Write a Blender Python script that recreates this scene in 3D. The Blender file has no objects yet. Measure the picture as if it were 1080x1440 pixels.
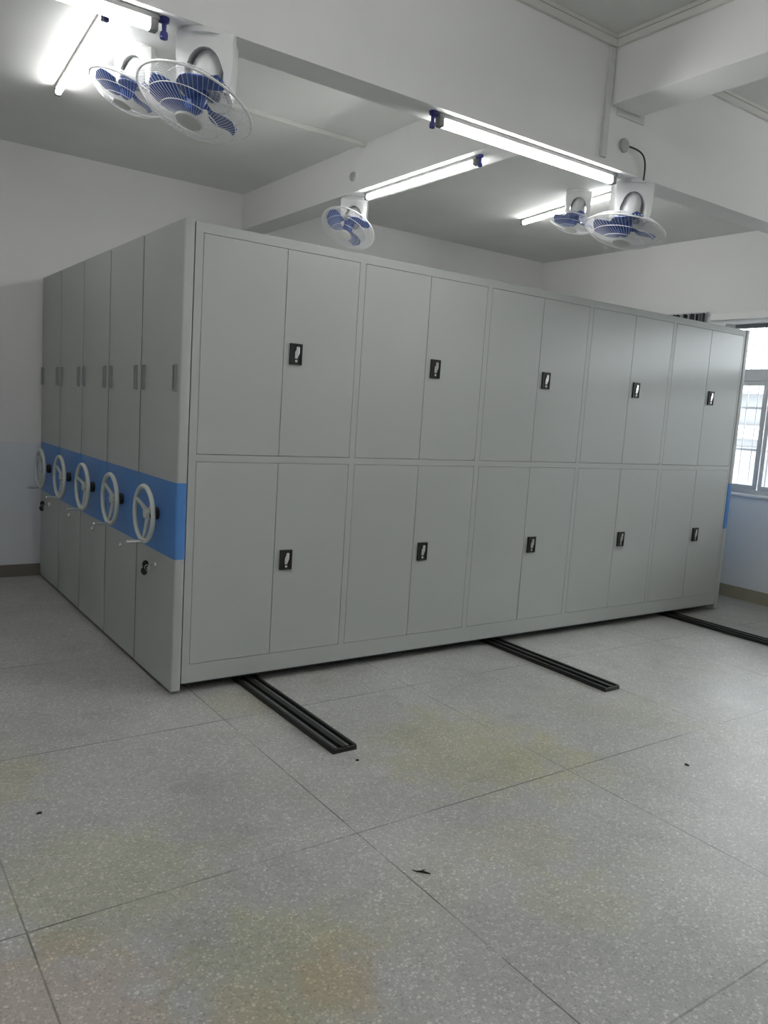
import bpy, bmesh, math, random
from mathutils import Vector, Matrix
random.seed(7)
scn = bpy.context.scene
COL = scn.collection
PI = math.pi

# ------------------------------------------------------------------ materials
def new_mat(name):
    m = bpy.data.materials.new(name); m.use_nodes = True
    nt = m.node_tree
    return m, nt, nt.nodes['Principled BSDF']
def plain(name, col, rough=.5, metal=0., spec=.5, var=0., scale=6., bump=0., bscale=200.):
    m, nt, b = new_mat(name)
    N, L = nt.nodes, nt.links
    b.inputs['Roughness'].default_value = rough
    b.inputs['Metallic'].default_value = metal
    b.inputs['Specular IOR Level'].default_value = spec
    b.inputs['Base Color'].default_value = (*col, 1)
    tc = N.new('ShaderNodeTexCoord')
    if var:
        nz = N.new('ShaderNodeTexNoise'); nz.inputs['Scale'].default_value = scale; nz.inputs['Detail'].default_value = 5
        L.new(tc.outputs['Object'], nz.inputs['Vector'])
        r = N.new('ShaderNodeValToRGB')
        r.color_ramp.elements[0].position = .3; r.color_ramp.elements[1].position = .7
        r.color_ramp.elements[0].color = (*[c*(1-var) for c in col], 1)
        r.color_ramp.elements[1].color = (*[min(1, c*(1+var)) for c in col], 1)
        L.new(nz.outputs['Fac'], r.inputs['Fac']); L.new(r.outputs['Color'], b.inputs['Base Color'])
    if bump:
        n2 = N.new('ShaderNodeTexNoise'); n2.inputs['Scale'].default_value = bscale
        L.new(tc.outputs['Object'], n2.inputs['Vector'])
        bp = N.new('ShaderNodeBump'); bp.inputs['Strength'].default_value = bump; bp.inputs['Distance'].default_value = .002
        L.new(n2.outputs['Fac'], bp.inputs['Height']); L.new(bp.outputs['Normal'], b.inputs['Normal'])
    return m
def emit(name, col, s):
    m = bpy.data.materials.new(name); m.use_nodes = True
    nt = m.node_tree; nt.nodes.clear()
    e = nt.nodes.new('ShaderNodeEmission'); e.inputs[0].default_value = (*col, 1); e.inputs[1].default_value = s
    o = nt.nodes.new('ShaderNodeOutputMaterial'); nt.links.new(e.outputs[0], o.inputs[0])
    return m
def glass_mat():
    m = bpy.data.materials.new('window_glass'); m.use_nodes = True
    nt = m.node_tree; nt.nodes.clear(); N, L = nt.nodes, nt.links
    t = N.new('ShaderNodeBsdfTransparent'); t.inputs[0].default_value = (.93, .95, .95, 1)
    g = N.new('ShaderNodeBsdfGlossy'); g.inputs['Roughness'].default_value = .03
    f = N.new('ShaderNodeFresnel'); f.inputs[0].default_value = 1.45
    mx = N.new('ShaderNodeMixShader'); o = N.new('ShaderNodeOutputMaterial')
    L.new(f.outputs[0], mx.inputs[0]); L.new(t.outputs[0], mx.inputs[1]); L.new(g.outputs[0], mx.inputs[2]); L.new(mx.outputs[0], o.inputs[0])
    return m
def wall_mat(name, up, low, zsplit):
    """plaster wall with a painted dado up to zsplit"""
    m, nt, b = new_mat(name); N, L = nt.nodes, nt.links
    b.inputs['Roughness'].default_value = .75; b.inputs['Specular IOR Level'].default_value = .25
    g = N.new('ShaderNodeNewGeometry'); s = N.new('ShaderNodeSeparateXYZ'); L.new(g.outputs['Position'], s.inputs[0])
    gt = N.new('ShaderNodeMath'); gt.operation = 'GREATER_THAN'; gt.inputs[1].default_value = zsplit; L.new(s.outputs['Z'], gt.inputs[0])
    mx = N.new('ShaderNodeMix'); mx.data_type = 'RGBA'
    mx.inputs['A'].default_value = (*low, 1); mx.inputs['B'].default_value = (*up, 1); L.new(gt.outputs[0], mx.inputs['Factor'])
    nz = N.new('ShaderNodeTexNoise'); nz.inputs['Scale'].default_value = 1.3; nz.inputs['Detail'].default_value = 6; L.new(g.outputs['Position'], nz.inputs['Vector'])
    mr = N.new('ShaderNodeMapRange'); mr.inputs['To Min'].default_value = .93; mr.inputs['To Max'].default_value = 1.05; L.new(nz.outputs['Fac'], mr.inputs['Value'])
    mu = N.new('ShaderNodeMix'); mu.data_type = 'RGBA'; mu.blend_type = 'MULTIPLY'; mu.inputs['Factor'].default_value = 1
    L.new(mx.outputs['Result'], mu.inputs['A']); L.new(mr.outputs[0], mu.inputs['B']); L.new(mu.outputs['Result'], b.inputs['Base Color'])
    n2 = N.new('ShaderNodeTexNoise'); n2.inputs['Scale'].default_value = 60; L.new(g.outputs['Position'], n2.inputs['Vector'])
    bp = N.new('ShaderNodeBump'); bp.inputs['Strength'].default_value = .12; bp.inputs['Distance'].default_value = .003
    L.new(n2.outputs['Fac'], bp.inputs['Height']); L.new(bp.outputs['Normal'], b.inputs['Normal'])
    return m
def terrazzo():
    m, nt, b = new_mat('terrazzo_floor'); N, L = nt.nodes, nt.links
    g = N.new('ShaderNodeNewGeometry'); pos = g.outputs['Position']
    def mixc(fac, a, bb, bt='MIX'):
        x = N.new('ShaderNodeMix'); x.data_type = 'RGBA'; x.blend_type = bt
        for s, v in (('Factor', fac), ('A', a), ('B', bb)):
            if isinstance(v, bpy.types.NodeSocket): L.new(v, x.inputs[s])
            elif s == 'Factor': x.inputs[s].default_value = v
            else: x.inputs[s].default_value = (*v, 1)
        return x.outputs['Result']
    def math_(op, a, bb=None, c=None):
        x = N.new('ShaderNodeMath'); x.operation = op
        for i, v in enumerate((a, bb, c)):
            if v is None: continue
            if isinstance(v, bpy.types.NodeSocket): L.new(v, x.inputs[i])
            else: x.inputs[i].default_value = v
        return x.outputs[0]
    def noise(scale, det=4, rough=.5, off=(0, 0, 0)):
        mp = N.new('ShaderNodeMapping'); mp.inputs['Location'].default_value = off; L.new(pos, mp.inputs[0])
        x = N.new('ShaderNodeTexNoise'); x.inputs['Scale'].default_value = scale; x.inputs['Detail'].default_value = det; x.inputs['Roughness'].default_value = rough
        L.new(mp.outputs[0], x.inputs['Vector']); return x.outputs['Fac']
    def ramp(v, p0, p1, c0=(0, 0, 0), c1=(1, 1, 1)):
        x = N.new('ShaderNodeValToRGB'); x.color_ramp.elements[0].position = p0; x.color_ramp.elements[1].position = p1
        x.color_ramp.elements[0].color = (*c0, 1); x.color_ramp.elements[1].color = (*c1, 1); L.new(v, x.inputs['Fac']); return x.outputs['Color']
    # stone chips: pale and dark grains in a grey cement
    def chips(scale, p0, p1, off):
        mp = N.new('ShaderNodeMapping'); mp.inputs['Location'].default_value = off; L.new(pos, mp.inputs[0])
        v = N.new('ShaderNodeTexVoronoi'); v.inputs['Scale'].default_value = scale; L.new(mp.outputs[0], v.inputs['Vector'])
        sx = N.new('ShaderNodeSeparateColor'); L.new(v.outputs['Color'], sx.inputs[0])
        e = N.new('ShaderNodeTexVoronoi'); e.feature = 'DISTANCE_TO_EDGE'; e.inputs['Scale'].default_value = scale; L.new(mp.outputs[0], e.inputs['Vector'])
        return math_('MULTIPLY', ramp(e.outputs['Distance'], .04, .22), ramp(sx.outputs[0], p0, p1)), sx.outputs[1]
    cem = ramp(noise(150, 3, .7), .3, .7, (.41, .405, .385), (.50, .495, .475))
    c1, r1 = chips(95, .45, .75, (0, 0, 0))
    base = mixc(math_('MULTIPLY', c1, .85), cem, ramp(r1, 0, 1, (.56, .55, .52), (.76, .75, .72)))
    c2, r2 = chips(120, .70, .85, (4.4, 2.2, 0))
    base = mixc(math_('MULTIPLY', c2, .55), base, (.27, .265, .255))
    # broad wear and stains with their own shape
    wear = ramp(noise(1.1, 5, .6), .3, .72, (.80, .80, .80), (1.1, 1.1, 1.1))
    base = mixc(1.0, base, wear, 'MULTIPLY')
    yel = ramp(noise(1.05, 3, .5, (3.1, 1.7, 0)), .56, .70)
    base = mixc(math_('MULTIPLY', yel, .3), base, mixc(1.0, base, (1.0, .98, .74), 'MULTIPLY'))
    edge_n = noise(6, 4, .6, (8, 3, 0))
    def blot(x, y, rad, col, k):
        d = N.new('ShaderNodeVectorMath'); d.operation = 'DISTANCE'; L.new(pos, d.inputs[0]); d.inputs[1].default_value = (x, y, 0)
        t = math_('ADD', math_('DIVIDE', d.outputs['Value'], rad), math_('MULTIPLY', math_('SUBTRACT', edge_n, .5), 2.2))
        f = ramp(t, .55, 1.0, (1, 1, 1), (0, 0, 0))
        return mixc(math_('MULTIPLY', f, k), base, mixc(1.0, base, col, 'MULTIPLY'))
    YL, RD, GY = (1.0, .98, .70), (1.03, .86, .77), (.96, .97, .72)
    for a in ((1.0, -1.22, .55, YL, .55), (1.25, -1.5, .35, YL, .35), (-.75, -1.45, .42, GY, .55), (-.45, -2.1, .34, GY, .6), (-1.05, -1.95, .35, RD, .6),
              (-.33, -2.2, .17, RD, .65), (-.62, -2.2, .15, RD, .4), (-.95, -.6, .25, YL, .5), (.3, -.25, .22, YL, .45), (.55, -2.3, .2, GY, .45), (.62, -1.95, .22, YL, .35), (2.2, -1.3, .3, YL, .25)):
        base = blot(*a)
    sm = ramp(noise(4.5, 6, .65, (5, 2, 0)), .30, .46, (.86, .86, .86), (1, 1, 1))
    base = mixc(1.0, base, sm, 'MULTIPLY')
    # divider strips
    s = N.new('ShaderNodeSeparateXYZ'); L.new(pos, s.inputs[0])
    def joint(sock, x0, pitch, w):
        t = math_('DIVIDE', math_('SUBTRACT', sock, x0), pitch)
        fr = math_('FRACT', math_('ADD', t, 100.5))
        d = math_('MULTIPLY', math_('ABSOLUTE', math_('SUBTRACT', fr, .5)), pitch)
        return math_('LESS_THAN', d, w)
    j = math_('MAXIMUM', joint(s.outputs['X'], .125, 1.13, .0028), joint(s.outputs['Y'], -.41, 1.185, .0032))
    fade = math_('MULTIPLY', j, ramp(noise(2.0, 3, .5, (1, 7, 0)), .34, .60, (.12, .12, .12), (.8, .8, .8)))
    base = mixc(fade, base, (.07, .065, .06))
    L.new(base, b.inputs['Base Color'])
    rr = N.new('ShaderNodeMapRange'); rr.inputs['To Min'].default_value = .34; rr.inputs['To Max'].default_value = .58
    L.new(noise(2.2, 5, .6, (2, 2, 2)), rr.inputs['Value']); L.new(rr.outputs[0], b.inputs['Roughness'])
    b.inputs['Specular IOR Level'].default_value = .45
    return m

M = {}
M['wall'] = wall_mat('white_plaster_wall', (.84, .84, .835), (.86, .88, .89), .965)
M['wall_back'] = wall_mat('white_plaster_back_wall', (.80, .80, .795), (.74, .77, .80), 1.1)
M['ceiling'] = plain('ceiling_paint', (.77, .775, .755), .8, 0, .2, .05, 1.2)
M['beam'] = plain('beam_paint', (.86, .86, .85), .75, 0, .25, .03, 1.5)
M['crown'] = plain('crown_paint', (.72, .72, .68), .7, 0, .25, .03, 3)
M['floor'] = terrazzo()
M['skirt_back'] = plain('brown_grey_skirting', (.20, .18, .155), .6, 0, .4, .08, 5)
M['skirt_right'] = plain('tan_skirting', (.40, .36, .26), .6, 0, .4, .08, 5)
M['cab'] = plain('grey_powder_coat', (.47, .49, .475), .42, 0, .4, .012, 3, .05, 500)
M['door'] = plain('grey_door_coat', (.475, .495, .48), .31, 0, .4, .012, 3, .05, 500)
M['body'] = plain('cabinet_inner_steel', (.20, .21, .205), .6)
M['blue'] = plain('blue_panel_band', (.085, .25, .60), .38, 0, .5, .04, 4)
M['black'] = plain('black_plastic', (.012, .012, .012), .4, 0, .5, .2, 20)
M['rail'] = plain('black_rail_paint', (.014, .015, .014), .42, 0, .5, .25, 30)
M['steel'] = plain('worn_steel', (.30, .31, .31), .35, .8, .5, .15, 40)
M['chrome'] = plain('chrome', (.78, .78, .77), .22, .9, .5, .03, 30)
M['wheel'] = plain('pale_wheel_plastic', (.60, .63, .58), .4, 0, .5, .03, 20)
M['handle'] = plain('grey_pull_metal', (.31, .32, .315), .35, .2, .5, .03, 20)
M['fan_white'] = plain('white_fan_plastic', (.80, .81, .80), .3, 0, .5, .02, 20)
M['fan_grey'] = plain('grey_fan_plastic', (.42, .43, .42), .4, 0, .5, .05, 20)
M['wire'] = plain('white_wire', (.80, .81, .82), .35, 0, .5, .02, 20)
M['fan_blue'] = plain('blue_fan_blade', (.045, .105, .36), .3, 0, .5, .06, 12)
M['tube'] = emit('lit_tube', (1, .995, .985), 17.)
M['batten'] = plain('lamp_batten_metal', (.20, .205, .20), .5, 0, .4, .03, 10)
M['clip'] = plain('dark_blue_clip', (.035, .04, .22), .4, 0, .5, .1, 20)
M['frame'] = plain('grey_window_frame', (.66, .67, .69), .4, .2, .5, .03, 8)
M['frame_dark'] = plain('dark_frame_edge', (.16, .17, .18), .5, 0, .4, .05, 8)
M['sill'] = plain('white_sill', (.85, .86, .87), .35, 0, .5, .02, 8)
M['glass'] = glass_mat()
M['bars'] = plain('grille_bars', (.26, .265, .275), .5, .3, .5, .05, 12)
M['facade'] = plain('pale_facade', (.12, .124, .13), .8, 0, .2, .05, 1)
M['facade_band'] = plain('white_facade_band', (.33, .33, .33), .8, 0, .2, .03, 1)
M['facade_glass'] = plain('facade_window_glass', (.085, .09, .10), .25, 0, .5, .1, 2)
M['cable'] = plain('dark_cable', (.03, .03, .03), .5, 0, .4, .1, 30)
M['plate'] = plain('plastic_wall_plate', (.68, .69, .67), .5, 0, .4, .03, 15)
M['debris'] = plain('dark_debris', (.03, .028, .025), .8, 0, .2, .3, 60)
def curtain_mat():
    m, nt, b = new_mat('striped_curtain_cloth'); N, L = nt.nodes, nt.links
    b.inputs['Roughness'].default_value = .9
    g = N.new('ShaderNodeNewGeometry'); s = N.new('ShaderNodeSeparateXYZ'); L.new(g.outputs['Position'], s.inputs[0])
    mp = N.new('ShaderNodeCombineXYZ'); L.new(s.outputs['Y'], mp.inputs[0])
    n = N.new('ShaderNodeTexNoise'); n.inputs['Scale'].default_value = 17; n.inputs['Detail'].default_value = 1; L.new(mp.outputs[0], n.inputs['Vector'])
    r = N.new('ShaderNodeValToRGB'); r.color_ramp.elements[0].position = .47; r.color_ramp.elements[1].position = .55
    r.color_ramp.elements[0].color = (.03, .032, .04, 1); r.color_ramp.elements[1].color = (.45, .45, .46, 1)
    L.new(n.outputs['Fac'], r.inputs['Fac']); L.new(r.outputs['Color'], b.inputs['Base Color'])
    return m
M['curtain'] = curtain_mat()

# ------------------------------------------------------------------ mesh helpers
class MB:
    def __init__(s): s.bm = bmesh.new()
    def merge(s, o, mat=None):
        me = bpy.data.meshes.new('tmp')
        if mat is not None: bmesh.ops.transform(o, matrix=mat, verts=o.verts[:])
        o.to_mesh(me); o.free(); s.bm.from_mesh(me); bpy.data.meshes.remove(me); return s
    def box(s, x0, x1, y0, y1, z0, z1, bev=0., seg=2, mat=None):
        o = bmesh.new(); bmesh.ops.create_cube(o, size=1)
        for v in o.verts: v.co = Vector(((x0+x1)/2+v.co.x*(x1-x0), (y0+y1)/2+v.co.y*(y1-y0), (z0+z1)/2+v.co.z*(z1-z0)))
        if bev: bmesh.ops.bevel(o, geom=o.edges[:], offset=bev, segments=seg, profile=.5, affect='EDGES')
        return s.merge(o, mat)
    def tube(s, pts, r, n=8, closed=False, mat=None):
        pts = [Vector(p) for p in pts]; k = len(pts)
        rs = r if isinstance(r, (list, tuple)) else [r]*k
        o = bmesh.new(); rings = []; up = None
        for i, p in enumerate(pts):
            if closed: d = pts[(i+1) % k]-pts[i-1]
            else: d = pts[min(i+1, k-1)]-pts[max(i-1, 0)]
            d.normalize()
            if up is None:
                up = d.orthogonal().normalized()
            else:
                up = (up-d*up.dot(d)).normalized()
            w = d.cross(up)
            rings.append([o.verts.new(p+rs[i]*(math.cos(2*PI*j/n)*up+math.sin(2*PI*j/n)*w)) for j in range(n)])
        rng = k if closed else k-1
        for i in range(rng):
            a, b = rings[i], rings[(i+1) % k]
            sh = 0
            if closed and i == k-1:
                sh = min(range(n), key=lambda q: (a[0].co-b[q].co).length)
            for j in range(n):
                o.faces.new((a[j], a[(j+1) % n], b[(j+1+sh) % n], b[(j+sh) % n]))
        if not closed:
            o.faces.new(rings[0][::-1]); o.faces.new(rings[-1])
        return s.merge(o, mat)
    def lathe(s, prof, n=32, mat=None):
        """prof = [(r,z)...] about local Z"""
        o = bmesh.new(); rings = []
        for r, z in prof:
            if r < 1e-6: rings.append([o.verts.new((0, 0, z))])
            else: rings.append([o.verts.new((r*math.cos(2*PI*j/n), r*math.sin(2*PI*j/n), z)) for j in range(n)])
        for a, b in zip(rings, rings[1:]):
            for j in range(n):
                k = (j+1) % n
                if len(a) == 1 and len(b) == 1: continue
                if len(a) == 1: o.faces.new((a[0], b[k], b[j]))
                elif len(b) == 1: o.faces.new((a[j], a[k], b[0]))
                else: o.faces.new((a[j], a[k], b[k], b[j]))
        for rg, fl in ((rings[0], True), (rings[-1], False)):
            if len(rg) > 1: o.faces.new(rg[::-1] if fl else rg)
        return s.merge(o, mat)
    def prism(s, poly, d0, d1, mat=None, bev=0.):
        """poly of (x,z) extruded along y from d0 to d1"""
        o = bmesh.new()
        a = [o.verts.new((x, d0, z)) for x, z in poly]; b = [o.verts.new((x, d1, z)) for x, z in poly]
        n = len(poly)
        o.faces.new(a); o.faces.new(b[::-1])
        for i in range(n): o.faces.new((a[i], b[i], b[(i+1) % n], a[(i+1) % n]))
        if bev: bmesh.ops.bevel(o, geom=o.edges[:], offset=bev, segments=2, profile=.5, affect='EDGES')
        return s.merge(o, mat)
    def build(s, name, mat, parent=None, loc=(0, 0, 0), smooth=False):
        """loc: origin of the thing (in world for top-level; parts are built in the parent's own space)"""
        bmesh.ops.recalc_face_normals(s.bm, faces=s.bm.faces[:])
        me = bpy.data.meshes.new(name); s.bm.to_mesh(me); s.bm.free()
        if smooth:
            for p in me.polygons: p.use_smooth = True
            try: me.set_sharp_from_angle(angle=math.radians(40))
            except Exception: pass
        me.materials.append(M[mat])
        o = bpy.data.objects.new(name, me); COL.objects.link(o); o.location = loc
        if parent: o.parent = parent
        return o
def tag(o, label=None, cat=None, group=None, kind=None):
    if label: o['label'] = label
    if cat: o['category'] = cat
    if group: o['group'] = group
    if kind: o['kind'] = kind
    return o
def empty(name, loc, label, cat, group=None):
    o = bpy.data.objects.new(name, None); COL.objects.link(o); o.location = loc; o.empty_display_size = .1
    return tag(o, label, cat, group)
def struct(o, label=None, cat=None): return tag(o, label, cat, None, 'structure')

# ------------------------------------------------------------------ room constants
XL, XR = -3.6, 5.57
YF, YB = -7.0, 3.085
ZC = 3.39
BY0, BY1, BZ = -1.09, -.94, 2.80          # main beam
CX0, CX1, CZ = 1.70, 1.92, 3.08           # cross beam
T = .24

struct(MB().box(XL-T, XR+T, YF-T, YB+T, -.15, 0).build('floor', 'floor'), 'grey speckled terrazzo floor with thin dark dividing lines', 'floor')
struct(MB().box(XL-T, XR+T, YF-T, YB+T, ZC, ZC+.2).build('ceiling', 'ceiling'), 'white painted ceiling above the cabinets', 'ceiling')
struct(MB().box(XL-T, XR+T, YB, YB+T, 0, ZC).build('wall_back', 'wall_back'), 'white wall behind the cabinet block', 'wall')
struct(MB().box(XL-T, XL, YF, YB, 0, ZC).build('wall_left', 'wall'), 'plain white wall on the left, out of view', 'wall')
struct(MB().box(XL-T, XR+T, YF-T, YF, 0, ZC).build('wall_front', 'wall'), 'plain white wall behind the viewer', 'wall')
WINS = [(-2.55, .64), (-6.35, -3.65)]
WZ0, WZ1 = .985, 2.565
w = MB()
ys = [YF] + [v for p in sorted(WINS) for v in p] + [YB]
for i in range(0, len(ys), 2): w.box(XR, XR+T, ys[i], ys[i+1], 0, ZC)
for a, b in WINS:
    w.box(XR, XR+T, a, b, 0, WZ0); w.box(XR, XR+T, a, b, WZ1, ZC)
struct(w.build('wall_right', 'wall'), 'white wall with the barred window and pale blue dado', 'wall')
struct(MB().box(XL, XR, BY0, BY1, BZ, ZC).build('trim_1', 'beam'), 'deep white ceiling beam running across the room', 'beam')
struct(MB().box(CX0, CX1, BY1, YB, CZ, ZC).build('trim_2', 'beam'), 'shallower white ceiling beam running back to the rear wall', 'beam')
struct(MB().box(CX0, CX1, YF, BY0, CZ, ZC).build('trim_3', 'beam'), 'shallower white ceiling beam running toward the viewer', 'beam')
def crown(name, x0, x1, y0, y1, lab):
    m = MB().box(x0, x1, y0, y1, ZC-.055, ZC-.022, .004).box(x0, x1, y0, y1, ZC-.02, ZC, .003)
    struct(m.build(name, 'crown'), lab, 'moulding')
crown('trim_4', XL, CX0, BY0-.02, BY0, 'stepped moulding along the top of the deep beam, left of the corner')
crown('trim_5', CX0-.02, CX0, YF, BY0-.02, 'stepped moulding along the top of the beam toward the viewer')
crown('trim_6', CX1, XR, BY0-.02, BY0, 'stepped moulding along the top of the deep beam, right of the corner')
struct(MB().box(.2, CX0, 1.07, 1.12, ZC-.028, ZC, .004).build('trim_7', 'crown'), 'thin raised strip across the ceiling behind the deep beam', 'moulding')
struct(MB().box(XL, XR, YB-.012, YB, 0, .10, .003).build('baseboard_back', 'skirt_back'), 'brown grey skirting along the back wall', 'baseboard')
struct(MB().box(XR-.012, XR, YF, YB-.012, 0, .115, .003).build('baseboard_right', 'skirt_right'), 'tan skirting below the window wall', 'baseboard')
struct(MB().box(XR-.045, XR, -2.75, .78, WZ1+.03, WZ1+.10, .008).build('trim_8', 'beam'), 'white ledge above the barred window', 'ledge')

# windows -------------------------------------------------------------
def window(name, a, b, lab):
    root = bpy.data.objects.new(name, None); COL.objects.link(root); root.location = (XR, (a+b)/2, WZ0)
    struct(root, lab, 'window')
    h = WZ1-WZ0; W = b-a; y0, y1 = -W/2, W/2; xo, xi = .10, .16
    f = MB(); t = .045
    f.box(xo, xi, y0, y0+t, 0, h, .004).box(xo, xi, y1-t, y1, 0, h, .004)
    f.box(xo, xi, y0+t, y1-t, 0, t, .004)
    f.box(xo, xi, y0+t, y1-t, 1.05, 1.165, .006)                 # transom
    f.build('frame', 'frame', root)
    MB().box(xo-.005, xi, y0+t, y1-t, h-.035, h, .003).build('head_rail', 'frame_dark', root)
    MB().box(-.03, xo, y0-.03, y1+.03, -.02, .004, .006).build('sill', 'sill', root)
    n = max(2, round(W/.40)); pw = (W-2*t)/n
    for i in range(n):
        p0 = y0+t+i*pw; p1 = p0+pw
        x = xo+.008 if i % 2 else xo+.032
        sm = MB(); st = .038
        sm.box(x, x+.022, p0, p0+st, t, 1.05, .003).box(x, x+.022, p1-st, p1, t, 1.05, .003)
        sm.box(x, x+.022, p0+st, p1-st, t, t+st, .003).box(x, x+.022, p0+st, p1-st, 1.05-st, 1.05, .003)
        s = sm.build('sash', 'frame', root)
        MB().box(x+.009, x+.013, p0+st, p1-st, t+st, 1.05-st).build('pane', 'glass', s)
    m = 2
    for i in range(m):
        p0 = y0+t+i*(W-2*t)/m; p1 = p0+(W-2*t)/m
        if i: MB().box(xo, xi, p0-.016, p0+.016, 1.165, h-.035, .003).build('mullion', 'frame', root)
        MB().box(xo+.03, xo+.034, p0+.016, p1-.016, 1.165, h-.035).build('pane', 'glass', root)
    return root
window('window_1', *WINS[0], 'grey framed sliding window beside the right end of the cabinets')
window('window_2', *WINS[1], 'grey framed sliding window nearer the viewer, out of view, added to light the front')  # unseen; placed from door reflections and added to light the front of the room
def grille(a, b, lab):
    g = MB(); z0, z1 = WZ0-.05, WZ1+.05; x = XR+.30
    n = int((b-a)/.105)
    for i in range(n+1):
        y = a+.03+i*(b-a-.06)/n
        g.tube([(0, y-(a+b)/2, 0), (0, y-(a+b)/2, z1-z0)], .006, 6)
    for z in (.05, .46, .86, z1-z0-.05):
        g.box(-.008, .008, a-(a+b)/2-.05, b-(a+b)/2+.05, z-.010, z+.010)
    for y in (a-(a+b)/2-.04, b-(a+b)/2+.04):
        for z in (.05, z1-z0-.05): g.box(-.06, .01, y-.008, y+.008, z-.008, z+.008)
    o = g.build('security_grille', 'bars', None, (x, (a+b)/2, z0))
    return tag(o, lab, 'window grille')
grille(*WINS[0], 'thin grey security bars outside the window at right')
# opposite building
bd = empty('building', (13.0, -1.0, -4), 'pale building with white bands seen through the window', 'building')
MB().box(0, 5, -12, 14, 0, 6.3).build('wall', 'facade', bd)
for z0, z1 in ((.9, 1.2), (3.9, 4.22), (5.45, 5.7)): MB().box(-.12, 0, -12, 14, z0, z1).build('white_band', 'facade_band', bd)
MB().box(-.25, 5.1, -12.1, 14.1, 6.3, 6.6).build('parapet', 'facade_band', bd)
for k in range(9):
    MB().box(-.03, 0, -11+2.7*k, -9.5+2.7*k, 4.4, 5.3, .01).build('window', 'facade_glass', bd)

# curtain beside the window, above the cabinet top ---------------------
cm = bmesh.new(); cols = []
n = 90
for i in range(n+1):
    y = .84+.52*i/n; x = XR-.05-.022*math.sin(i*.9)-.008*math.sin(i*.37)
    cols.append([cm.verts.new((x-XR, y-1.1, z)) for z in (0, .9, 1.70)])
for a, b in zip(cols, cols[1:]):
    for j in range(2): cm.faces.new((a[j], b[j], b[j+1], a[j+1]))
me = bpy.data.meshes.new('curtain'); cm.to_mesh(me); cm.free(); me.materials.append(M['curtain'])
cu = bpy.data.objects.new('curtain', me); COL.objects.link(cu); cu.location = (XR, 1.1, .97)
so = cu.modifiers.new('thick', 'SOLIDIFY'); so.thickness = .004
tag(cu, 'dark striped curtain bunched on the wall left of the window', 'curtain')
MB().tube([(-.05, -.30, 1.705), (-.05, .30, 1.705)], .009, 8).box(-.05, 0, -.27, -.255, 1.697, 1.712).box(-.05, 0, .255, .27, 1.697, 1.712).build('curtain_rail', 'frame', cu)

# ------------------------------------------------------------------ cabinets
L_ = 4.942; HT = 2.405; PT = .055; UP = .611; UW = .598
SEC0, SECP = .080, .960
WHEEL_Z, WHEEL_Y, WHEEL_X = .925, .265, -.075
def rounded_panel(x0, x1, y0, y1, z0, z1, r=.011):
    m = MB(); o = bmesh.new(); pts = []
    for cx, cy, a0 in ((x1-r, y1-r, 0), (x0+r, y1-r, 90), (x0+r, y0+r, 180), (x1-r, y0+r, 270)):
        for k in range(5):
            a = math.radians(a0+22.5*k); pts.append((cx+r*math.cos(a), cy+r*math.sin(a)))
    a = [o.verts.new((x, y, z0)) for x, y in pts]; b = [o.verts.new((x, y, z1)) for x, y in pts]
    o.faces.new(a[::-1]); o.faces.new(b); k = len(pts)
    for i in range(k): o.faces.new((a[i], a[(i+1) % k], b[(i+1) % k], b[i]))
    return m.merge(o)
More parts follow.
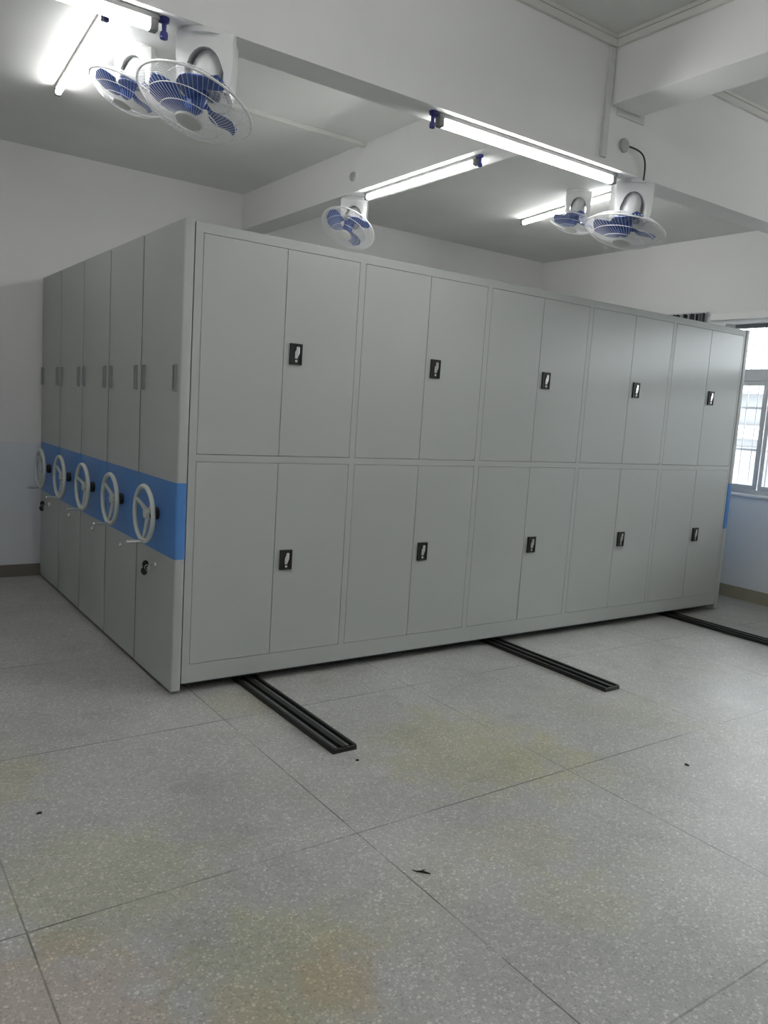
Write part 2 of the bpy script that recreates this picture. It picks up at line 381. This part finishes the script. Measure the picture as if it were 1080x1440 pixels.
def make_unit(k, label, detailed):
    root = empty('mobile_shelving_unit', (0, k*UP, 0), label, 'mobile shelving', 'mobile shelving units pushed together')
    y0, y1 = 0., UW
    # body
    if detailed:
        MB().box(.06, L_-.06, .034, y1-.004, .056, HT-.006).build('carcass', 'body', root)
        f = MB(); fy0, fy1 = .004, .036
        f.box(.059, L_-.059, fy0, fy1, 2.353, HT-.004)             # top rail
        f.box(.059, L_-.059, fy0, fy1, .056, .156)                 # plinth
        for i in range(6):
            xa, xb = SEC0+SECP*i-.019, SEC0+SECP*i+.019
            if i == 0: xa = .059
            if i == 5: xb = L_-.059
            f.box(xa, xb, fy0, fy1, .156, 2.353)
        for i in range(5):
            f.box(SEC0+SECP*i+.019, SEC0+SECP*(i+1)-.019, fy0, fy1, 1.226, 1.262)
        f.build('face_frame', 'cab', root)
        MB().box(.059, L_-.059, .036, y1-.004, HT-.012, HT-.002).build('top_panel', 'cab', root)
    else:
        MB().box(.059, L_-.059, .004, y1-.004, .056, HT-.004, .002).build('carcass', 'cab', root)
    MB().box(.09, L_-.09, .05, y1-.05, .029, .056).build('chassis', 'black', root)
    # end panels
    for side in (0, 1):
        x0, x1 = (0, PT) if side == 0 else (L_-PT, L_)
        p = rounded_panel(x0, x1, y0, y1, .022, HT).build('end_panel', 'cab', root, smooth=True)
        rounded_panel(x0-.0015, x1+.0015, y0-.0015, y1+.0015, .722, 1.115, .0125).build('blue_band', 'blue', root, smooth=True)['label'] = 'blue band around the end panel'
        if side: continue
        if k < 4: MB().box(.003, PT-.004, y1-.0005, UP-.003, .03, HT-.004).build('seal_strip', 'black', root)['label'] = 'black seal strip between end panels'
        for yc in (.058, UW-.058):
            h = MB(); a, b, c, d = yc-.019, yc+.019, 1.572, 1.708
            h.box(-.014, .001, a, a+.007, c, d, .002).box(-.014, .001, b-.007, b, c, d, .002)
            h.box(-.014, .001, a+.007, b-.007, c, c+.008, .002).box(-.014, .001, a+.007, b-.007, d-.008, d, .002)
            h.box(-.004, .001, a+.007, b-.007, c+.008, d-.008)
            h.build('pull_handle', 'handle', p)
        lk = MB().lathe([(.017, 0), (.017, .004), (.013, .008), (.010, .012), (0, .012)], 20, Matrix.Translation((0, .27, .645)) @ Matrix.Rotation(-PI/2, 4, 'Y'))
        lk.build('panel_lock', 'chrome', p, smooth=True)
        # handwheel
        wc = Vector((WHEEL_X, WHEEL_Y, WHEEL_Z)); R = .145
        wh = MB(); rim = [wc+Vector((0, R*math.cos(t*2*PI/40), R*math.sin(t*2*PI/40))) for t in range(40)]
        wh.tube(rim, .0125, 10, True)
        for q in range(3):
            a = math.radians(-90+28*0+120*q+{0: 0, 1: 6, 2: -8, 3: 3, 4: 10}[k])
            d = Vector((0, math.cos(a), math.sin(a)))
            wh.tube([wc+Vector((.022, 0, 0))+d*.02, wc+Vector((.012, 0, 0))+d*.08, wc+d*(R-.004)], [.013, .010, .009], 8)
        wheel = wh.build('handwheel', 'wheel', root, smooth=True)
        MB().lathe([(.034, 0), (.034, .02), (.024, .03), (.022, .058), (.012, .064), (0, .064)], 24, Matrix.Translation((-.001, WHEEL_Y, WHEEL_Z)) @ Matrix.Rotation(-PI/2, 4, 'Y')).build('hub', 'black', wheel, smooth=True)
        MB().lathe([(.028, 0), (.028, .012), (.022, .022), (0, .024)], 24, Matrix.Translation((-.052, WHEEL_Y, WHEEL_Z)) @ Matrix.Rotation(-PI/2, 4, 'Y')).build('hub_cap', 'wheel', wheel, smooth=True)
        a = math.radians(-90-{0: 14, 1: 10, 2: 8, 3: 14, 4: 6}[k])
        c = wc+Vector((0, R*math.cos(a), R*math.sin(a)))
        MB().tube([c+Vector((.0, 0, 0)), c+Vector((-.02, 0, 0)), c+Vector((-.022, 0, 0)), c+Vector((-.095, 0, 0)), c+Vector((-.099, 0, 0))], [.006, .006, .009, .009, .005], 12).build('crank_handle', 'chrome', wheel, smooth=True)
    if detailed:
        g = .0022
        for i in range(5):
            xa, xb = SEC0+SECP*i+.019, SEC0+SECP*(i+1)-.019; xm = xa+.468
            for (z0, z1, lz) in ((1.262, 2.353, 1.814), (.156, 1.226, .688)):
                MB().box(xa+g, xm-g*.6, .0035, .024, z0+g, z1-g, .0015, 1).build('door', 'door', root)
                d = MB().box(xm+g*.6, xb-g, .0035, .024, z0+g, z1-g, .0015, 1).build('door', 'door', root)
                lx = xm+.072
                lp = MB(); hw, hh = .037, .056
                lp.box(lx-hw, lx+hw, -.004, .004, lz-hh, lz+hh, .002)
                lp.box(lx-hw, lx-hw+.011, -.009, -.003, lz-hh, lz+hh, .002).box(lx+hw-.011, lx+hw, -.009, -.003, lz-hh, lz+hh, .002)
                lp.box(lx-hw+.011, lx+hw-.011, -.009, -.003, lz+hh-.011, lz+hh, .002).box(lx-hw+.011, lx+hw-.011, -.009, -.003, lz-hh, lz-hh+.007, .002)
                lp.build('lock_plate', 'black', d)
                poly = [(-.013, -.024), (.004, -.024), (.008, -.006), (.015, .004), (.015, .036), (.010, .040), (-.002, .040), (-.005, .034), (-.005, .020), (-.013, .012)]
                lv = MB().prism([(lx+.002+x, lz+z) for x, z in poly], -.012, -.003, None, .0015)
                lv.build('latch', 'chrome', d)
                MB().lathe([(.008, 0), (.008, .006), (.006, .008), (0, .008)], 16, Matrix.Translation((lx+.001, -.003, lz-.037)) @ Matrix.Rotation(PI/2, 4, 'X')).build('lock_cylinder', 'chrome', d, smooth=True)
    return root
make_unit(0, 'grey mobile shelving unit with ten double-door lockers, frontmost of the block', True)
make_unit(1, 'grey shelving unit end with handwheel, second from the front', False)
make_unit(2, 'grey shelving unit end with handwheel, middle one of the five', False)
make_unit(3, 'grey shelving unit end with handwheel, second from the back wall', False)
make_unit(4, 'grey shelving unit end with handwheel, rearmost against the back wall', False)

# keys hanging in the panel locks of the first and last unit
def keys(k, lab):
    c = Vector((-.012, .27+k*UP, .645))
    r = empty('key_set', c, lab, 'keys', 'keys hanging in the end panel locks')
    m = MB().tube([(0, 0, 0), (-.03, 0, 0)], .003, 6)
    m.tube([(-.035+.014*math.cos(t*PI/8), .0, -.012+.014*math.sin(t*PI/8)) for t in range(16)], .0014, 5, True)
    m.build('key_ring', 'chrome', r, smooth=True)
    MB().lathe([(0, -.005), (.016, -.005), (.018, 0), (.016, .005), (0, .005)], 20, Matrix.Translation((-.042, .01, .004)) @ Matrix.Rotation(PI/2, 4, 'X') @ Matrix.Scale(1.2, 4, (0, 1, 0))).build('key_head', 'black', r, smooth=True)
    MB().lathe([(0, -.005), (.017, -.005), (.019, 0), (.017, .005), (0, .005)], 20, Matrix.Translation((-.045, .016, -.034)) @ Matrix.Rotation(1.3, 4, 'X') @ Matrix.Scale(1.2, 4, (0, 1, 0))).build('key_head', 'black', r, smooth=True)
    MB().box(-.045, -.040, -.052, -.012, -.035, -.022, .002).build('key_blade', 'chrome', r)
keys(0, 'black-headed keys hanging from the lock of the frontmost end panel')
keys(4, 'black-headed keys hanging from the lock of the rearmost end panel')

# floor rails ----------------------------------------------------------
def rail(xc, lab):
    y0, y1 = -.985, 3.03
    r = empty('floor_rail', (xc, y0, 0), lab, 'rail', 'floor rails of the mobile shelving')
    Ln = y1-y0; hw = .064
    m = MB().box(-hw, hw, 0, Ln, 0, .008, .001)
    for a, b, z in ((-hw, -hw+.016, .024), (hw-.016, hw, .024), (-.014, .014, .026)): m.box(a, b, .006, Ln, .007, z, .002)
    m.box(-hw, hw, 0, .014, .007, .020, .003)
    m.build('channel', 'rail', r)
    for a, b in ((-hw+.018, -.017), (.017, hw-.018)):
        MB().box(a+.004, b-.004, .03, Ln, .008, .014, .002).build('steel_strip', 'steel', r)['label'] = 'worn steel running strip'
rail(.457, 'black double-channel floor rail nearest the handwheel end')
rail(2.318, 'black double-channel floor rail under the middle of the cabinets')
rail(4.31, 'black double-channel floor rail nearest the window end')

# ------------------------------------------------------------------ lamps
def lamp(p0, p1, lab, clip0=True, clip1=True, surf=None, side=None):
    """fluorescent batten hanging under a surface; p0, p1 are the tube's ends (world)"""
    p0, p1 = Vector(p0), Vector(p1); c = (p0+p1)/2; d = (p1-p0); ln = d.length; d.normalize()
    yaw = math.atan2(d.y, d.x); pit = math.asin(d.z)
    r = empty('tube_lamp', c, lab, 'lamp', 'fluorescent tube lamps')
    r.rotation_euler = (0, -pit, yaw)
    h = ln/2
    MB().box(-h-.03, h+.03, -.019, .019, .017, .035, .002).build('batten', 'batten', r)
    for s in (-1, 1): MB().box(s*(h+.014)-.014, s*(h+.014)+.014, -.017, .017, -.018, .020, .004).build('end_cap', 'batten', r)
    MB().lathe([(.0175, -h), (.0175, h)], 14, Matrix.Rotation(PI/2, 4, 'Y')).build('tube', 'tube', r, smooth=True)
    for s, on in ((-1, clip0), (1, clip1)):
        if on:
            q = MB().lathe([(.0, -.017), (.016, -.012), (.018, .0), (.016, .012), (0, .017)], 12, Matrix.Translation((s*(h+.052), 0, .034)))
            q.tube([(s*(h+.052), 0, .03), (s*(h+.052), 0, -.02)], [.009, .007], 8)
            q.lathe([(.0, -.015), (.013, -.01), (.014, .0), (.012, .011), (0, .015)], 12, Matrix.Translation((s*(h+.052), 0, -.020)))
            q.box(s*(h+.03) if s > 0 else s*(h+.06), s*(h+.06) if s > 0 else s*(h+.03), -.008, .008, .018, .032, .002)
            q.build('clip', 'clip', r, smooth=True)
    return r
lamp((-.285, .42, 3.354), (-.225, 1.60, 3.350), 'lit tube lamp at far upper left, running toward the back wall', True, False)
lamp((-1.70, BY0+.048, 2.764), (-.54, BY0+.048, 2.764), 'lit tube lamp under the deep beam, cut by the top edge of the photo', False, True)
lamp((.72, BY0+.052, 2.764), (1.81, BY0+.052, 2.764), 'longest-looking lit tube lamp, under the deep beam at centre right', True, False)
lamp((CX0+.07, 1.12, 3.044), (CX0+.07, -.02, 3.044), 'lit tube lamp under the narrow cross beam, left end above the middle fan', False, True)
lamp((3.92, 1.76, 3.354), (3.73, .54, 3.354), 'short-looking lit tube lamp deepest in the room, partly behind the farthest fan', False, False)
# unseen tube lamps, added out of frame to light the front of the room
lamp((-.27, -2.9, 3.354), (-.27, -1.73, 3.354), 'added fill tube lamp on the ceiling nearer the viewer, out of view on the left', True, True)
lamp((3.80, -2.9, 3.354), (3.80, -1.73, 3.354), 'added fill tube lamp on the ceiling nearer the viewer, out of view on the right', True, True)
lamp((CX0+.11, -6.0, 3.044), (CX0+.11, -4.83, 3.044), 'added fill tube lamp under the cross beam nearer the viewer, out of view', True, True)

# ------------------------------------------------------------------ fans
def fan(loc, n, yaw, phase, lab, drop=.122, hood_dir=None):
    r = empty('orbit_fan', loc, lab, 'fan', 'white ceiling fans with blue blades')
    Y = Matrix.Rotation(yaw, 4, 'Z')
    MB().lathe([(0, 0), (.098, 0), (.100, -.006), (.096, -.018), (.0, -.018)], 36, Y @ Matrix.Scale(.78, 4, (0, 1, 0))).build('mount_plate', 'fan_white', r, smooth=True)
    # hood: arch-shaped yoke
    outer = [(-.098, -.012), (-.097, -.09), (-.092, -.17), (-.086, -.205), (-.070, -.21), (-.064, -.185)]
    arch = [(.066*math.cos(a), -.140+.085*math.sin(a)) for a in [PI-PI*i/10 for i in range(11)]]
    poly = outer+arch+[(-x, z) for x, z in outer[::-1]]
    MB().prism(poly, -.062, .062, Y, .006).build('hood', 'fan_white', r, smooth=True)
    MB().box(-.055, .055, .030, .050, -.17, -.05, .004, 2, Y).build('hood_back', 'fan_grey', r)
    MB().lathe([(0, 0), (.012, .0), (.012, .012), (0, .014)], 14, Y @ Matrix.Translation((-.012, .030, -.085)) @ Matrix.Rotation(PI/2, 4, 'X')).build('switch_knob', 'black', r, smooth=True)
    # head
    n = Vector(n).normalized(); piv = Vector((0, 0, -drop))
    Q = n.to_track_quat('Z', 'Y').to_matrix().to_4x4(); H = Matrix.Translation(piv) @ Q
    mo = MB().lathe([(0, -.075), (.030, -.072), (.045, -.055), (.052, -.02), (.054, .03), (.050, .052), (.070, .058), (.072, .066), (0, .066)], 32, H)
    mo.build('motor_housing', 'fan_white', r, smooth=True)
    vt = MB()
    for i in range(20):
        a = 2*PI*i/20; c, s = math.cos(a), math.sin(a)
        vt.box(.052, .068, -.0035, .0035, .0655, .0672, 0, 1, H @ Matrix.Rotation(a, 4, 'Z'))
    vt.build('vent_slots', 'fan_grey', r)
    RC = .205; zc = .125
    # wire cage
    def grille_(zin, zrim, rin, nw, bow):
        g = MB()
        for i in range(nw):
            a0 = 2*PI*i/nw; pts = []
            for q in range(6):
                t = q/5; rr = rin+(RC-rin)*t; a = a0+.35*t*bow
                zz = zin+(zrim-zin)*(t**2.6)
                pts.append((rr*math.cos(a), rr*math.sin(a), zz))
            g.tube(pts, .0008, 3, False, H)
        for t in (.38, .72):
            rr = rin+(RC-rin)*t; zz = zin+(zrim-zin)*(t**2.6)
            g.tube([(rr*math.cos(2*PI*i/40), rr*math.sin(2*PI*i/40), zz) for i in range(40)], .0016, 4, True, H)
        return g
    grille_(.070, zc-.004, .062, 66, 0).build('rear_grille', 'wire', r)
    grille_(.190, zc+.004, .045, 66, 1).build('front_grille', 'wire', r)
    MB().tube([(RC*math.cos(2*PI*i/56), RC*math.sin(2*PI*i/56), zc) for i in range(56)], .0045, 8, True, H).build('cage_rim', 'fan_white', r, smooth=True)
    MB().lathe([(0, .186), (.047, .186), (.050, .190), (.046, .196), (.03, .198), (0, .199)], 32, H).build('cage_badge', 'plate', r, smooth=True)
    hub = MB().lathe([(0, .072), (.030, .072), (.034, .080), (.032, .140), (.020, .155), (0, .158)], 28, H)
    hub.build('blade_hub', 'fan_blue', r, smooth=True)
    for k in range(3):
        a0 = phase+2*PI*k/3; o = bmesh.new(); NR, NA = 10, 10; top = []; bot = []
        for i in range(NR+1):
            t = i/NR; rr = .028+.150*t
            half = .30+.36*math.sin(PI*min(1, t*.92+.08))**.8
            if t > .85: half *= math.sqrt(max(0, 1-((t-.85)/.152)**2))*.75+.25
            sw = -.45*t
            ra, rb = [], []
            for j in range(NA+1):
                s = -1+2*j/NA; a = a0+sw+half*s
                zz = .105+.024*s*(1-.35*t)+.006*math.sin(t*PI)
                ra.append(o.verts.new((rr*math.cos(a), rr*math.sin(a), zz+.0012))); rb.append(o.verts.new((rr*math.cos(a), rr*math.sin(a), zz-.0012)))
            top.append(ra); bot.append(rb)
        for i in range(NR):
            for j in range(NA):
                o.faces.new((top[i][j], top[i+1][j], top[i+1][j+1], top[i][j+1]))
                o.faces.new((bot[i][j], bot[i][j+1], bot[i+1][j+1], bot[i+1][j]))
        for i in range(NR):
            for j in (0, NA): o.faces.new((top[i][j], bot[i][j], bot[i+1][j], top[i+1][j]))
        for j in range(NA):
            for i in (0, NR): o.faces.new((top[i][j], top[i][j+1], bot[i][j+1], bot[i][j]))
        MB().merge(o, H).build('blade', 'fan_blue', r, smooth=True)
    return r
BM = (BY0+BY1)/2
fan((-.325, BM-.01, BZ), (-.36, -.06, -1), math.radians(-32), .78, 'nearest and largest ceiling fan, under the deep beam at upper left')
fan((-.03, .72, ZC), (-.36, .05, -1), math.radians(-32), .2, 'ceiling fan half hidden behind the nearest fan, beside the upper left lamp')
fan((CX0+.11, 1.36, CZ), (-.52, -.22, -.85), math.radians(-38), 2.7, 'ceiling fan under the narrow cross beam, just above the cabinet top')
fan((2.01, BM, BZ), (-.20, .02, -1), math.radians(-38), 1.1, 'ceiling fan under the deep beam at right, joined by a dark cable')
fan((3.56, .78, ZC), (-.22, .06, -1), math.radians(-42), .9, 'farthest ceiling fan, in front of the deepest tube lamp')

# cables and fittings --------------------------------------------------
MB().box(-.018, .018, -.016, 0, 0, .50, .003).build('cable_trunking', 'plate', None, (1.668, BY0, 2.83))
tag(bpy.data.objects['cable_trunking'], 'white vertical cable trunking on the deep beam at the corner', 'cable trunking')
MB().box(-.104, .104, -.006, 0, 0, .044, .002).build('cover_plate', 'plate', None, (1.85, BY0, 3.045))
tag(bpy.data.objects['cover_plate'], 'flat white cover strip on the deep beam, below the cross beam end', 'cover plate')
rose = [(0, 0), (.034, 0), (.034, .006), (.026, .016), (0, .020)]
MB().lathe(rose, 24, Matrix.Rotation(PI/2, 4, 'X')).build('cable_outlet', 'fan_grey', None, (1.82, BY0, 2.92), True)
tag(bpy.data.objects['cable_outlet'], 'round grey cable outlet on the deep beam above the right fan', 'cable outlet')
o = MB().lathe(rose, 24, Matrix.Rotation(-PI/2, 4, 'Y')).build('cable_outlet', 'fan_grey', None, (CX0, 1.224, 3.19), True)
tag(o, 'round grey cable outlet on the side of the narrow cross beam', 'cable outlet')
pts = []
for i in range(13):
    t = i/12
    pts.append((.135*(1-(1-t)**2), -.012-.01*math.sin(PI*t), -.005-.015*t-.118*t**3))
tag(MB().tube(pts, .0045, 6).build('cable', 'cable', None, (1.848, BY0, 2.925), True), 'dark cable curving from the round outlet down to the right fan', 'cable')

# debris on the floor --------------------------------------------------
def bit(x, y, s, lab, name='crumb', elong=1.):
    o = bmesh.new(); bmesh.ops.create_icosphere(o, subdivisions=2, radius=1)
    for v in o.verts:
        f = 1+.35*random.uniform(-1, 1); v.co = Vector((v.co.x*s*elong*f, v.co.y*s*f, max(-.2, v.co.z)*s*.45*f))
    z = min(v.co.z for v in o.verts)
    for v in o.verts: v.co.z -= z
    tag(MB().merge(o).build(name, 'debris', None, (x, y, 0)), lab, 'crumb', 'dark crumbs on the floor').rotation_euler = (0, 0, -.6)
bit(-.831, -.922, .010, 'small dark crumb on the floor left of the nearest rail')
bit(1.811, -1.828, .010, 'dark crumb on the open floor at right')
bit(.46, -1.085, .008, 'dark crumb just beyond the end of the nearest rail')
tw = MB().tube([(-.035, .004, .003), (-.018, 0, .003), (0, .003, .005), (.012, -.001, .006), (.03, .001, .004)], [.0012, .002, .004, .0035, .0015], 6)
tw.tube([(-.008, .002, .004), (.004, .012, .006), (.010, .020, .003)], [.002, .0016, .001], 6)
tag(tw.build('scrap', 'debris', None, (.179, -1.915, 0), True), 'thin dark twig-like scrap on the floor near the crossing lines', 'scrap').rotation_euler = (0, 0, -.85)

# ------------------------------------------------------------------ light
wd = bpy.data.worlds.new('overcast'); scn.world = wd; wd.use_nodes = True
bg = wd.node_tree.nodes['Background']; bg.inputs[0].default_value = (.95, .975, 1.0, 1); bg.inputs[1].default_value = 5.0

# ------------------------------------------------------------------ camera
cam = bpy.data.cameras.new('camera'); co = bpy.data.objects.new('camera', cam); COL.objects.link(co)
cam.sensor_fit = 'VERTICAL'; cam.sensor_height = 36; cam.sensor_width = 27; cam.lens = 1118.8/1440*36; cam.clip_start = .05; cam.clip_end = 200
yaw, pit, rol = .61915, -.12736, .06520
f = Vector((math.sin(yaw)*math.cos(pit), math.cos(yaw)*math.cos(pit), math.sin(pit)))
r = f.cross(Vector((0, 0, 1))).normalized(); u = r.cross(f)
c_, s_ = math.cos(rol), math.sin(rol)
R_ = c_*r+s_*u; U_ = -s_*r+c_*u
mt = Matrix((R_, U_, -f)).transposed().to_4x4(); mt.translation = Vector((-1.455, -3.850, 1.548))
co.matrix_world = mt
scn.camera = co
vs = scn.view_settings
vs.view_transform = 'Standard'; vs.look = 'None'; vs.gamma = 1; vs.use_curve_mapping = False
vs.exposure = 1.25
